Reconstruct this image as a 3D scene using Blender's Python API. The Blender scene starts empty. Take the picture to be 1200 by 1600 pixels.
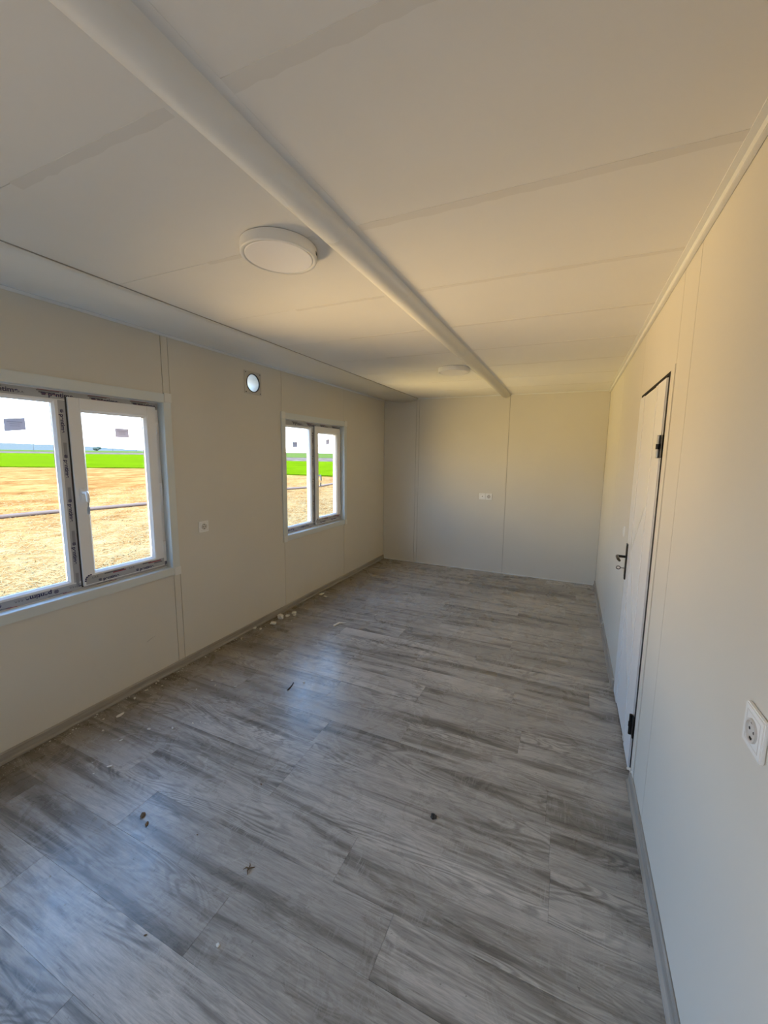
import bpy, bmesh, math, random
from mathutils import Vector, Matrix
random.seed(7)
C = bpy.context.scene.collection
D = bpy.data
SC = bpy.context.scene

# ---------------------------------------------------------------- camera
W, L, H = 2.91, 5.40, 2.36          # room width, far wall, ceiling height
Y0 = -1.60                          # wall behind the camera
CAMX, CAMZ = 2.539, 1.5825
PITCH, YAW, ROLL, F = -0.1321, -0.4152, 0.0140, 623.9
cam = D.cameras.new('camera'); co = D.objects.new('camera', cam); C.objects.link(co)
fwd = Vector((math.sin(YAW)*math.cos(PITCH), math.cos(YAW)*math.cos(PITCH), math.sin(PITCH)))
rt = Vector((math.cos(YAW), -math.sin(YAW), 0)); up = rt.cross(fwd)
r2 = rt*math.cos(ROLL)+up*math.sin(ROLL); u2 = -rt*math.sin(ROLL)+up*math.cos(ROLL)
m = Matrix((r2, u2, -fwd)).transposed().to_4x4(); m.translation = (CAMX, 0, CAMZ)
co.matrix_world = m
cam.sensor_fit = 'VERTICAL'; cam.sensor_height = 36; cam.sensor_width = 27
cam.lens = F/1600*36
cam.shift_x = -(614.3-600)/1600; cam.shift_y = -(800-792.3)/1600
cam.clip_start = 0.02; cam.clip_end = 5000
SC.camera = co

# ---------------------------------------------------------------- sky, sun, exposure
SC.view_settings.view_transform = 'Standard'; SC.view_settings.look = 'None'
SC.view_settings.gamma = 1.0; SC.view_settings.use_curve_mapping = False
SC.view_settings.exposure = 0.02
SKY = 8.8
w = D.worlds.new('sky'); SC.world = w; w.use_nodes = True
nt = w.node_tree; nt.nodes.clear()
tc = nt.nodes.new('ShaderNodeTexCoord'); sx = nt.nodes.new('ShaderNodeSeparateXYZ')
cr = nt.nodes.new('ShaderNodeValToRGB'); bg = nt.nodes.new('ShaderNodeBackground'); wo = nt.nodes.new('ShaderNodeOutputWorld')
cr.color_ramp.elements[0].position = 0.0; cr.color_ramp.elements[0].color = (1.0, 1.0, 1.0, 1)
cr.color_ramp.elements[1].position = 1.0; cr.color_ramp.elements[1].color = (0.20, 0.43, 0.95, 1)
e = cr.color_ramp.elements.new(0.16); e.color = (0.30, 0.57, 0.98, 1)
nt.links.new(tc.outputs['Generated'], sx.inputs[0]); nt.links.new(sx.outputs['Z'], cr.inputs[0])
nt.links.new(cr.outputs[0], bg.inputs[0]); bg.inputs[1].default_value = SKY; nt.links.new(bg.outputs[0], wo.inputs[0])
sun = D.lights.new('sun', 'SUN'); sun.energy = 9.0; sun.angle = 0.01; sun.color = (1.0, 0.93, 0.80)
so = D.objects.new('sun', sun); C.objects.link(so)
so.rotation_euler = Vector((0.42, 0.25, 1.0)).to_track_quat('Z', 'Y').to_euler()

# added fill lights standing in for field bounce, beams aimed clear of the camera
def fill_light(name, x, y, z, az, el, wd, ht, spread, energy, color):
    l = D.lights.new(name, 'AREA'); l.shape = 'RECTANGLE'; l.size = wd; l.size_y = ht; l.spread = math.radians(spread)
    l.energy = energy; l.color = color
    o = D.objects.new(name, l); C.objects.link(o); o.location = (x, y, z)
    az, el = math.radians(az), math.radians(el)
    o.rotation_euler = (-Vector((math.cos(el)*math.cos(az), math.cos(el)*math.sin(az), math.sin(el)))).to_track_quat('Z', 'Y').to_euler()
E1 = 26.0
E2 = 28.0
E3 = 10.0
COL1 = (1.0, 0.68, 0.32)
COL2 = (1.0, 0.72, 0.29)
COL3 = (1.0, 0.73, 0.46)
fill_light('added_fill_near_window', -0.60, 1.40, 0.98, 22, 17, 1.0, 0.8, 62, E1, COL1)
fill_light('added_fill_far_window', -0.60, 3.70, 0.96, 28, 16, 1.0, 0.8, 76, E2, COL2)
fill_light('added_fill_rear_opening', -0.60, -0.88, 0.75, 12, 22, 1.0, 1.3, 100, E3, COL3)

# ---------------------------------------------------------------- material helpers
def mat(name, color=(0.8,0.8,0.8), rough=0.5, metal=0.0, spec=0.5):
    m = D.materials.new(name); m.use_nodes = True
    b = m.node_tree.nodes['Principled BSDF']
    b.inputs['Base Color'].default_value = (*color, 1); b.inputs['Roughness'].default_value = rough
    b.inputs['Metallic'].default_value = metal
    b.inputs['Specular IOR Level'].default_value = spec
    return m
class N:
    """tiny node-graph helper"""
    def __init__(s, m): s.t = m.node_tree; s.b = s.t.nodes['Principled BSDF']
    def n(s, typ, **kw):
        nd = s.t.nodes.new(typ)
        for k, v in kw.items():
            if hasattr(nd, k): setattr(nd, k, v)
            else: nd.inputs[k.replace('_', ' ')].default_value = v
        return nd
    def l(s, a, b): s.t.links.new(a, b)
    def noise(s, vec, scale, detail=4, rough=0.5, dist=0.0):
        nd = s.n('ShaderNodeTexNoise'); nd.inputs['Scale'].default_value = scale; nd.inputs['Detail'].default_value = detail
        nd.inputs['Roughness'].default_value = rough; nd.inputs['Distortion'].default_value = dist
        if vec is not None: s.l(vec, nd.inputs['Vector'])
        return nd.outputs['Fac']
    def mapping(s, vec, scale=(1,1,1), loc=(0,0,0)):
        nd = s.n('ShaderNodeMapping'); nd.inputs['Scale'].default_value = scale; nd.inputs['Location'].default_value = loc
        s.l(vec, nd.inputs['Vector']); return nd.outputs[0]
    def ramp(s, f, *stops):
        nd = s.n('ShaderNodeValToRGB'); els = nd.color_ramp.elements
        while len(els) < len(stops): els.new(0.5)
        for e, (p, c) in zip(els, stops):
            e.position = p; e.color = (c, c, c, 1) if isinstance(c, (int, float)) else (*c, 1)
        s.l(f, nd.inputs[0]); return nd.outputs[0]
    def math(s, op, a, b=None, c=None):
        nd = s.n('ShaderNodeMath', operation=op)
        for i, v in enumerate((a, b, c)):
            if v is None: continue
            if isinstance(v, (int, float)): nd.inputs[i].default_value = v
            else: s.l(v, nd.inputs[i])
        return nd.outputs[0]
    def mix(s, f, a, b, mode='MIX'):
        nd = s.n('ShaderNodeMix', data_type='RGBA', blend_type=mode)
        for i, v in ((0, f), (6, a), (7, b)):
            if isinstance(v, (int, float)): nd.inputs[i].default_value = v
            elif isinstance(v, tuple): nd.inputs[i].default_value = (*v, 1)
            else: s.l(v, nd.inputs[i])
        return nd.outputs[2]
    def bump(s, h, strength=0.2, dist=0.002):
        nd = s.n('ShaderNodeBump'); nd.inputs['Strength'].default_value = strength; nd.inputs['Distance'].default_value = dist
        s.l(h, nd.inputs['Height']); s.l(nd.outputs[0], s.b.inputs['Normal'])
def painted(name, col, rough=0.55, var=0.04, grain=350):
    m = mat(name, col, rough); g = N(m)
    o = g.n('ShaderNodeTexCoord').outputs['Object']
    big = g.noise(o, 1.6, 3); 
    k = g.ramp(big, (0.3, 1-var), (0.7, 1.0))
    g.l(g.mix(1.0, tuple(col), k, 'MULTIPLY'), g.b.inputs['Base Color'])
    g.bump(g.noise(o, grain, 2), 0.15, 0.0006)
    return m
M = {}
M['wall'] = painted('cream_wall_panel', (0.70, 0.665, 0.580), 0.5)
M['ceil'] = painted('white_ceiling_panel', (0.83, 0.81, 0.765), 0.6)
M['tape'] = painted('joint_tape', (0.775, 0.75, 0.70), 0.75, 0.06, 500)
M['cover'] = painted('white_pvc_cover', (0.83, 0.815, 0.765), 0.45)
M['joint'] = mat('panel_joint', (0.36, 0.33, 0.28), 0.8)
M['floor_joint'] = mat('plank_joint', (0.14, 0.13, 0.115), 0.8)
M['core'] = mat('panel_core', (0.45, 0.43, 0.38), 0.9)
M['trim'] = painted('white_metal_trim', (0.80, 0.80, 0.76), 0.35)
M['casing'] = painted('white_window_casing', (0.70, 0.74, 0.72), 0.32)
M['upvc'] = mat('white_window_plastic', (0.86, 0.86, 0.85), 0.25)
M['gasket'] = mat('dark_gasket', (0.03, 0.03, 0.03), 0.6)
M['film'] = painted('protective_film', (0.50, 0.51, 0.52), 0.28, 0.25, 60)
M['film_dark'] = mat('film_grey_print', (0.12, 0.12, 0.135), 0.35)
M['film_grey'] = mat('film_pale_grey_print', (0.26, 0.265, 0.28), 0.35)
M['film_red'] = mat('film_red_print', (0.28, 0.03, 0.05), 0.35)
M['print'] = mat('film_navy_print', (0.012, 0.010, 0.075), 0.35)
M['sticker'] = mat('grey_sticker', (0.42, 0.43, 0.46), 0.6)
_t = M['sticker'].node_tree; _d = _t.nodes['Principled BSDF']; _r = _t.nodes.new('ShaderNodeBsdfTranslucent'); _x = _t.nodes.new('ShaderNodeMixShader')
_r.inputs[0].default_value = (0.75, 0.70, 0.72, 1); _x.inputs[0].default_value = 0.42
_t.links.new(_d.outputs[0], _x.inputs[1]); _t.links.new(_r.outputs[0], _x.inputs[2]); _t.links.new(_x.outputs[0], _t.nodes['Material Output'].inputs[0])
M['sticker_print'] = mat('sticker_print', (0.36, 0.36, 0.40), 0.6)
M['handle'] = mat('white_handle', (0.85, 0.85, 0.84), 0.22)
M['door'] = painted('white_door_paint', (0.80, 0.80, 0.785), 0.32)
M['foam'] = mat('dark_foam_gap', (0.012, 0.011, 0.010), 0.9)
M['black_metal'] = mat('black_metal', (0.02, 0.02, 0.02), 0.35, 0.6)
M['steel'] = mat('steel', (0.55, 0.53, 0.48), 0.3, 1.0)
M['bronze'] = mat('dark_handle_metal', (0.06, 0.055, 0.05), 0.28, 0.9)
M['socket'] = mat('white_socket_plastic', (0.92, 0.92, 0.89), 0.25)
M['socket_in'] = mat('socket_recess_plastic', (0.62, 0.60, 0.56), 0.35)
M['hole'] = mat('dark_hole', (0.015, 0.014, 0.012), 0.8)
M['lamp_body'] = mat('white_lamp_body', (0.80, 0.79, 0.76), 0.35)
M['diffuser'] = mat('milky_diffuser', (0.95, 0.92, 0.90), 0.3)
M['vent'] = painted('vent_plate', (0.60, 0.58, 0.52), 0.5, 0.2)
M['duct'] = mat('duct_metal', (0.85, 0.80, 0.70), 0.5, 0.1)
M['plaster'] = painted('plaster', (0.80, 0.77, 0.70), 0.9, 0.2)
M['black'] = mat('black_plastic', (0.012, 0.012, 0.012), 0.5)
M['brown'] = mat('dry_leaf', (0.12, 0.07, 0.03), 0.8)
M['ext'] = painted('outer_wall_sheet', (0.62, 0.62, 0.60), 0.45)

g = mat('window_glass', (1,1,1), 0.0); M['glass'] = g
t = g.node_tree; t.nodes.clear()
tr = t.nodes.new('ShaderNodeBsdfTransparent'); gl = t.nodes.new('ShaderNodeBsdfGlossy'); fr = t.nodes.new('ShaderNodeFresnel')
mx = t.nodes.new('ShaderNodeMixShader'); ou = t.nodes.new('ShaderNodeOutputMaterial')
tr.inputs[0].default_value = (0.97, 0.98, 0.975, 1); gl.inputs['Roughness'].default_value = 0.02; fr.inputs[0].default_value = 1.3
ge = t.nodes.new('ShaderNodeNewGeometry'); iv = t.nodes.new('ShaderNodeMath'); iv.operation = 'SUBTRACT'; iv.inputs[0].default_value = 1.0
mu = t.nodes.new('ShaderNodeMath'); mu.operation = 'MULTIPLY'; fr.inputs[0].default_value = 1.45
t.links.new(ge.outputs['Backfacing'], iv.inputs[1]); t.links.new(iv.outputs[0], mu.inputs[0]); t.links.new(fr.outputs[0], mu.inputs[1])   # one reflection per pane, at its outer side
t.links.new(mu.outputs[0], mx.inputs[0]); t.links.new(tr.outputs[0], mx.inputs[1]); t.links.new(gl.outputs[0], mx.inputs[2]); t.links.new(mx.outputs[0], ou.inputs[0])

def plank_material():
    m = mat('grey_oak_laminate', (0.3,0.3,0.3), 0.35); g = N(m)
    o = g.n('ShaderNodeTexCoord').outputs['Object']
    info = g.n('ShaderNodeObjectInfo'); rnd = info.outputs['Random']
    comb = g.n('ShaderNodeCombineXYZ')
    g.l(g.math('MULTIPLY', rnd, 37.0), comb.inputs[0]); g.l(g.math('MULTIPLY', rnd, 91.0), comb.inputs[1]); g.l(g.math('MULTIPLY', rnd, 53.0), comb.inputs[2])
    add = g.n('ShaderNodeVectorMath', operation='ADD'); g.l(o, add.inputs[0]); g.l(comb.outputs[0], add.inputs[1])
    v = add.outputs[0]
    # broad dark drifts along the plank
    drift = g.noise(g.mapping(v, (0.95, 12.0, 1)), 1.0, 5, 0.58, 0.9)
    # cathedral contour lines: bands of a stretched noise field
    fld = g.noise(g.mapping(v, (1.2, 6.5, 1)), 1.0, 2, 0.4, 0.9)
    band = g.math('SINE', g.math('MULTIPLY', fld, 120.0))
    bandn = g.math('MULTIPLY_ADD', band, 0.5, 0.5)
    where = g.ramp(g.noise(g.mapping(v, (1.7, 6.0, 1), (5, 9, 0)), 1.0, 2), (0.47, 0.0), (0.62, 1.0))
    fine = g.noise(g.mapping(v, (14.0, 230.0, 1)), 1.0, 4, 0.7, 0.5)
    mid = g.noise(g.mapping(v, (6.0, 55.0, 1)), 1.0, 4, 0.65, 1.6)
    # saw marks across the grain, in patches
    saw = g.noise(g.mapping(v, (170.0, 14.0, 1)), 1.0, 2)
    sawp = g.ramp(g.noise(g.mapping(v, (5.0, 9.0, 1), (3, 1, 0)), 1.0, 2), (0.55, 0.0), (0.64, 1.0))
    base = g.ramp(drift, (0.28, (0.135, 0.123, 0.107)), (0.41, (0.25, 0.232, 0.205)), (0.50, (0.42, 0.393, 0.352)), (0.72, (0.52, 0.488, 0.438)))
    c = g.mix(g.math('MULTIPLY', where, 0.60), base, g.mix(1.0, base, g.ramp(bandn, (0.1, 0.45), (0.7, 1.1)), 'MULTIPLY'))
    c = g.mix(0.7, c, g.ramp(mid, (0.3, 0.60), (0.5, 0.95), (0.72, 1.18)), 'MULTIPLY')
    c = g.mix(0.55, c, g.ramp(fine, (0.3, 0.62), (0.6, 1.12)), 'MULTIPLY')
    c = g.mix(g.math('MULTIPLY', sawp, g.ramp(saw, (0.52, 0.0), (0.66, 0.42))), c, (0.42, 0.40, 0.37))
    tone = g.math('MULTIPLY_ADD', g.math('FRACT', g.math('MULTIPLY', rnd, 7.31)), 0.30, 0.83)
    vm = g.n('ShaderNodeVectorMath', operation='SCALE'); g.l(c, vm.inputs[0]); g.l(tone, vm.inputs['Scale'])
    # dust film lying over the planks (world coordinates)
    geo = g.n('ShaderNodeNewGeometry').outputs['Position']
    dust = g.ramp(g.noise(geo, 2.3, 6, 0.65, 0.6), (0.45, 0.0), (0.75, 0.16))
    c2 = g.mix(dust, vm.outputs[0], (0.36, 0.34, 0.31))
    dirt = g.ramp(g.noise(g.mapping(geo, (1, 1, 1), (4, 2, 0)), 38.0, 3, 0.6), (0.68, 0.0), (0.74, 0.5))
    c2 = g.mix(dirt, c2, (0.07, 0.06, 0.05))
    sp = g.n('ShaderNodeSeparateXYZ'); g.l(geo, sp.inputs[0])     # brown site dirt swept up against the window wall
    edge = g.ramp(g.math('ADD', sp.outputs[0], g.math('MULTIPLY', g.noise(geo, 2.6, 5, 0.65), 0.5)), (0.22, 0.62), (0.48, 0.38), (0.95, 0.0))
    c2 = g.mix(edge, c2, (0.135, 0.100, 0.056))
    g.l(c2, g.b.inputs['Base Color'])
    r = g.ramp(g.noise(geo, 5.0, 6, 0.7, 1.0), (0.3, 0.21), (0.7, 0.36))
    g.l(r, g.b.inputs['Roughness'])
    g.b.inputs['Specular IOR Level'].default_value = 0.42
    h = g.math('ADD', g.math('MULTIPLY', fine, 0.6), g.math('MULTIPLY', g.noise(geo, 14, 3), 0.8))
    g.bump(h, 0.22, 0.0012)
    return m
M['plank'] = plank_material()
def base_material():
    m = mat('grey_wood_skirting', (0.3,0.28,0.25), 0.4); g = N(m)
    v = g.n('ShaderNodeTexCoord').outputs['Object']
    a = g.noise(g.mapping(v, (40, 3, 40)), 1.0, 4, 0.6)
    g.l(g.ramp(a, (0.3, (0.25, 0.225, 0.19)), (0.7, (0.40, 0.37, 0.32))), g.b.inputs['Base Color'])
    return m
M['base'] = base_material()

# ---------------------------------------------------------------- mesh helpers
def box(bm, a, b, mi=0):
    x0,y0,z0 = (min(a[i], b[i]) for i in range(3)); x1,y1,z1 = (max(a[i], b[i]) for i in range(3))
    v = [bm.verts.new(p) for p in ((x0,y0,z0),(x1,y0,z0),(x1,y1,z0),(x0,y1,z0),(x0,y0,z1),(x1,y0,z1),(x1,y1,z1),(x0,y1,z1))]
    for f in ((0,3,2,1),(4,5,6,7),(0,1,5,4),(1,2,6,5),(2,3,7,6),(3,0,4,7)):
        bm.faces.new([v[i] for i in f]).material_index = mi
def obj(name, bm, m, parent=None, bevel=0.0, seg=2, smooth=False, link=True):
    me = D.meshes.new(name)
    if bevel: bmesh.ops.bevel(bm, geom=[e for e in bm.edges], offset=bevel, segments=seg, affect='EDGES', clamp_overlap=True)
    bmesh.ops.recalc_face_normals(bm, faces=bm.faces)
    if smooth:
        for f in bm.faces: f.smooth = True
    bm.to_mesh(me); bm.free()
    for mm in (m if isinstance(m, (list, tuple)) else [m]): me.materials.append(mm)
    o = D.objects.new(name, me); C.objects.link(o)
    if parent: o.parent = parent
    return o
def bx(name, a, b, m, parent=None, bevel=0.0, seg=2):
    bm = bmesh.new(); box(bm, a, b); return obj(name, bm, m, parent, bevel, seg)
def thing(name, label, cat, loc=(0,0,0), rz=0.0, group=None):
    o = D.objects.new(name, None); C.objects.link(o); o.location = loc; o.rotation_euler = (0,0,rz); o.empty_display_size = 0.1
    o['label'] = label; o['category'] = cat
    if group: o['group'] = group
    return o
def tag(o, label, cat, group=None, kind=None):
    o['label'] = label; o['category'] = cat
    if group: o['group'] = group
    if kind: o['kind'] = kind
    return o
def struct(o, label, cat='room'):
    o['kind'] = 'structure'; o['label'] = label; o['category'] = cat; return o
def dup(root, loc=None):
    r = root.copy(); C.objects.link(r)
    if loc is not None: r.location = loc
    for ch in list(root.children):
        c = ch.copy(); C.objects.link(c); c.parent = r
        for gch in list(ch.children):
            d = gch.copy(); C.objects.link(d); d.parent = c
    return r
def tube(bm, pts, rad, n=8, cap=True):
    pts = [Vector(p) for p in pts]; rings = []
    if isinstance(rad, (int, float)): rad = [rad]*len(pts)
    ref = Vector((0,0,1))
    for i, p in enumerate(pts):
        d = (pts[min(i+1, len(pts)-1)]-pts[max(i-1, 0)]).normalized()
        a = d.cross(ref)
        if a.length < 1e-3: a = d.cross(Vector((1,0,0)))
        a.normalize(); b = d.cross(a)
        rings.append([bm.verts.new(p+a*math.cos(t)*rad[i]+b*math.sin(t)*rad[i]) for t in (2*math.pi*k/n for k in range(n))])
    for r, s in zip(rings, rings[1:]):
        for k in range(n): bm.faces.new((r[k], r[(k+1)%n], s[(k+1)%n], s[k]))
    if cap: bm.faces.new(rings[0][::-1]); bm.faces.new(rings[-1])
def lathe(bm, prof, n=48, mi=0, ax='z', cen=(0,0,0)):
    """prof: (radius, height) pairs, closed when the ends lie on the axis"""
    rings = []
    for r, h in prof:
        ring = []
        for k in range(n if r > 1e-6 else 1):
            t = 2*math.pi*k/n; p = (r*math.cos(t), r*math.sin(t), h)
            if ax == 'x': p = (p[2], p[0], p[1])
            if ax == 'y': p = (p[0], p[2], p[1])
            ring.append(bm.verts.new((p[0]+cen[0], p[1]+cen[1], p[2]+cen[2])))
        rings.append(ring)
    for r, s in zip(rings, rings[1:]):
        for k in range(n):
            a, b = r[k % len(r)], r[(k+1) % len(r)]; c, d = s[(k+1) % len(s)], s[k % len(s)]
            vs = []
            for q in (a, b, c, d):
                if q not in vs: vs.append(q)
            if len(vs) > 2: bm.faces.new(vs).material_index = mi
def slab(u0, u1, v0, v1, holes, d0, d1, mk, circ=None):
    """board with rectangular holes (and one round hole): cells, thickness d0..d1; mk maps (u,v,d) to a point"""
    bm = bmesh.new()
    us = sorted({u0, u1} | {min(max(h[i], u0), u1) for h in holes for i in (0, 1)})
    vs = sorted({v0, v1} | {min(max(h[i], v0), v1) for h in holes for i in (2, 3)})
    if circ:
        cu, cv, r, s = circ
        us = sorted(set(us) | {cu-s, cu+s}); vs = sorted(set(vs) | {cv-s, cv+s})
    vert = {}
    def V(u, v, d):
        k = (round(u, 5), round(v, 5), d)
        if k not in vert: vert[k] = bm.verts.new(mk(u, v, d))
        return vert[k]
    def inside(u, v): return any(h[0]-1e-6 < u < h[1]+1e-6 and h[2]-1e-6 < v < h[3]+1e-6 for h in holes)
    solid = {}
    for i in range(len(us)-1):
        for j in range(len(vs)-1):
            cx_, cy_ = (us[i]+us[i+1])/2, (vs[j]+vs[j+1])/2
            if inside(cx_, cy_): continue
            if circ and abs(cx_-cu) < s and abs(cy_-cv) < s:
                solid[i, j] = 'c'
                n = 32; sq = []; ci = []
                for k in range(n):
                    t = 2*math.pi*(k+0.5*0)/n; c_, s_ = math.cos(t), math.sin(t); q = s/max(abs(c_), abs(s_))
                    sq.append((cu+c_*q, cv+s_*q)); ci.append((cu+r*c_, cv+r*s_))
                for k in range(n):
                    k2 = (k+1) % n
                    for d in (d0, d1):
                        bm.faces.new((V(*sq[k], d), V(*sq[k2], d), V(*ci[k2], d), V(*ci[k], d)))
                    bm.faces.new((V(*ci[k], d0), V(*ci[k2], d0), V(*ci[k2], d1), V(*ci[k], d1)))
                continue
            solid[i, j] = 1
            for d in (d0, d1):
                bm.faces.new((V(us[i], vs[j], d), V(us[i+1], vs[j], d), V(us[i+1], vs[j+1], d), V(us[i], vs[j+1], d)))
    for (i, j) in solid:
        for (a, b, p, q) in ((i-1, j, (us[i], vs[j]), (us[i], vs[j+1])), (i+1, j, (us[i+1], vs[j]), (us[i+1], vs[j+1])),
                             (i, j-1, (us[i], vs[j]), (us[i+1], vs[j])), (i, j+1, (us[i], vs[j+1]), (us[i+1], vs[j+1]))):
            if (a, b) not in solid:
                bm.faces.new((V(*p, d0), V(*q, d0), V(*q, d1), V(*p, d1)))
    return bm
def prism(bm, prof, p0, p1, mk):
    """extrude a closed 2-D profile from p0 to p1 along the axis chosen by mk(a, b, t)"""
    A = [bm.verts.new(mk(a, b, p0)) for a, b in prof]; B = [bm.verts.new(mk(a, b, p1)) for a, b in prof]
    n = len(prof)
    for k in range(n): bm.faces.new((A[k], A[(k+1) % n], B[(k+1) % n], B[k]))
    bm.faces.new(A[::-1]); bm.faces.new(B)

# ---------------------------------------------------------------- setting: floor of laminate planks
fl = struct(bx('floor', (-0.12, Y0-0.1, -0.12), (W+0.12, L+0.1, -0.010), M['floor_joint']), 'grey oak laminate floor of the empty cabin room', 'floor')
PW, PL, GAP = 0.193, 1.21, 0.0003
seed_x = {0: 2.08-PL, 1: 0.62, 2: 0.15, 3: 2.563-2*PL, 4: 0.12, 5: 0.56, 6: 1.17-PL, 7: 0.515, 8: 1.08-PL, 9: 0.33, 10: 0.75, 11: 0.05, 12: 0.97-PL, 13: 0.305, 14: 0.6, 15: 0.2,
          -1: 1.52-PL, -2: 0.75, -3: 0.1, -4: 0.5}
plank_me = {}
row = int((Y0-0.904)/PW)-1
while True:
    y0 = 0.904+row*PW; y1 = y0+PW
    if y0 > L: break
    y0c, y1c = max(y0, Y0), min(y1, L)
    if y1c-y0c > 0.01:
        x = seed_x.get(row, (row*0.437) % PL)
        while x > 0: x -= PL
        while x < W:
            a, b = max(x, 0.0), min(x+PL, W)
            if b-a > 0.01:
                key = (round(b-a, 4), round(y1c-y0c, 4))
                if key not in plank_me:
                    bm = bmesh.new(); box(bm, (GAP, GAP, -0.010), (b-a-GAP, y1c-y0c-GAP, 0.0))
                    top = [e for e in bm.edges if all(v.co.z > -0.001 for v in e.verts)]
                    bmesh.ops.bevel(bm, geom=top, offset=0.0004, segments=1, affect='EDGES')
                    me = D.meshes.new('plank'); bmesh.ops.recalc_face_normals(bm, faces=bm.faces); bm.to_mesh(me); bm.free(); me.materials.append(M['plank']); plank_me[key] = me
                o = D.objects.new('plank', plank_me[key]); C.objects.link(o); o.location = (a, y0c, 0); o.parent = fl
            x += PL
    row += 1

# ---------------------------------------------------------------- ceiling
ce = struct(bx('ceiling', (-0.12, Y0-0.1, H+0.012), (W+0.12, L+0.1, H+0.12), M['joint']), 'white panelled ceiling with a long rounded cover strip', 'ceiling')
SEAM = 0.588; s0 = 0.722
ys = [Y0]+[s0+k*SEAM for k in range(-3, 9) if Y0+0.05 < s0+k*SEAM < L-0.05]+[L]
for (xa, xb) in ((0.50, 1.668), (1.776, W)):
    for ya, yb in zip(ys, ys[1:]):
        bx('panel', (xa+0.001, ya+0.0012, H), (xb-0.001, yb-0.0012, H+0.012), M['ceil'], ce)
# joint tape strips with rough edges
def tape(x0, x1, yc, wd, seed):
    rr = random.Random(seed); bm = bmesh.new(); n = int((x1-x0)/0.035)
    P = []
    for i in range(n+1):
        x = x0+(x1-x0)*i/n; P.append((x, yc-0.004+rr.uniform(-.0015, .0015), yc+wd+rr.uniform(-.004, .004)))
    for zz in (H-0.0012,):
        vs = [(bm.verts.new((x, a, zz)), bm.verts.new((x, b, zz)), bm.verts.new((x, b, H)), bm.verts.new((x, a, H))) for x, a, b in P]
    for p, q in zip(vs, vs[1:]):
        for k in range(4): bm.faces.new((p[k], p[(k+1) % 4], q[(k+1) % 4], q[k]))
    bm.faces.new(vs[0]); bm.faces.new(vs[-1][::-1])
    return obj('joint_tape', bm, M['tape'], ce)
for k, y in enumerate(ys[1:-1]):
    if y < 0: continue
    w_ = 0.034 if k < 5 else 0.022
    tape(1.812, 2.885, y, w_ if y < 2 else 0.020, k)
    tape(0.97 if y < 1.0 else 1.10, 1.635, y, 0.028 if y < 1.0 else 0.018, k+50)
# rounded cover strip with flat flanges
prof = [(1.660, H-0.0), (1.661, H-0.0015)]
for i in range(15):
    t = i/14; prof.append((1.664+0.118*t, H-0.0015-0.042*math.sin(math.pi*t)**0.62))
prof += [(1.784, H-0.0015), (1.785, H)]
for xa, xb in ((1.618, 1.662), (1.783, 1.812)): bx('cover_flange', (xa, Y0, H-0.0007), (xb, L, H+0.001), M['ceil'], ce)
bm = bmesh.new(); prism(bm, prof, Y0, L, lambda a, b, t: (a, t, b))
o = obj('cover_strip', bm, M['cover'], ce)
for f in o.data.polygons: f.use_smooth = len(f.vertices) == 4
o['label'] = 'rounded white cover strip running along the ceiling'
# collars where the cover lengths meet
for y in (1.31, 1.905, 3.08):
    pr = [(x, z-0.0007) for i, (x, z) in enumerate(prof[1:-1])]
    pr = [(pr[0][0]-.002, H-0.001)]+pr+[(pr[-1][0]+.002, H-0.001)]
    bm = bmesh.new(); prism(bm, pr, y-0.011, y+0.011, lambda a, b, t: (a, t, b)); obj('cover_joint', bm, M['cover'], ce)
# coving between ceiling and left wall
cp = [(0.520, H), (0.520, H-0.010), (0.505, H-0.016)]
for i in range(1, 17):
    t = i/16; cp.append((0.505-0.505*t, H-0.016*(1-t)-0.036*math.sin(math.pi*t**0.85)**0.9-0.002*t))
cp += [(0.0, H)]
bm = bmesh.new(); prism(bm, cp, Y0, L, lambda a, b, t: (a, t, b))
o = obj('coving', bm, M['cover'], ce); o['label'] = 'wide rounded cover strip above the window wall'
for f in o.data.polygons: f.use_smooth = len(f.vertices) == 4
bx('shadow_gap', (0.520, Y0, H-0.0035), (0.5245, L, H), M['joint'], ce)
# trims
o = struct(bx('trim_1', (W-0.016, Y0, H-0.028), (W, L, H), M['trim'], None, 0.002), 'thin white trim between ceiling and door wall', 'trim')
bx('lip', (W-0.034, Y0, H-0.004), (W-0.016, L, H), M['trim'], o)
o = struct(bx('trim_2', (0.03, L-0.012, H-0.013), (W-0.02, L, H), M['trim'], None, 0.001), 'thin white trim along the top of the far wall', 'trim')
struct(bx('trim_3', (0.0, Y0, H-0.022), (0.008, L, H-0.006), M['trim'], None, 0.001), 'thin edge trim above the window wall', 'trim')

# ---------------------------------------------------------------- walls
WIN = [1.34, 3.695]         # window centres along the left wall
OY0, OY1, OZ0, OZ1 = -0.545, 0.545, 0.763, 1.903    # clear opening inside the casing
holes = [(c+OY0-0.012, c+OY1+0.012, OZ0-0.012, OZ1+0.012) for c in WIN]+[(-1.45, -0.30, -0.1, 2.07)]  # last hole: unseen opening behind the camera, added to let in light
VY, VZ, VR = 2.737, 2.167, 0.077
mkL = lambda u, v, d: (d, u, v)
wl = struct(obj('wall_left', slab(Y0-0.1, L+0.1, -0.1, H+0.1, holes, -0.11, -0.006, mkL, (VY, VZ, VR, 0.085)), [M['core']]), 'shaded cream window wall of jointed panels', 'wall')
bx_e = slab(Y0-0.1, L+0.1, -0.12, H+0.12, holes, -0.118, -0.110, mkL, (VY, VZ, VR, 0.085)); obj('outer_sheet', bx_e, M['ext'], wl)
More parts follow.
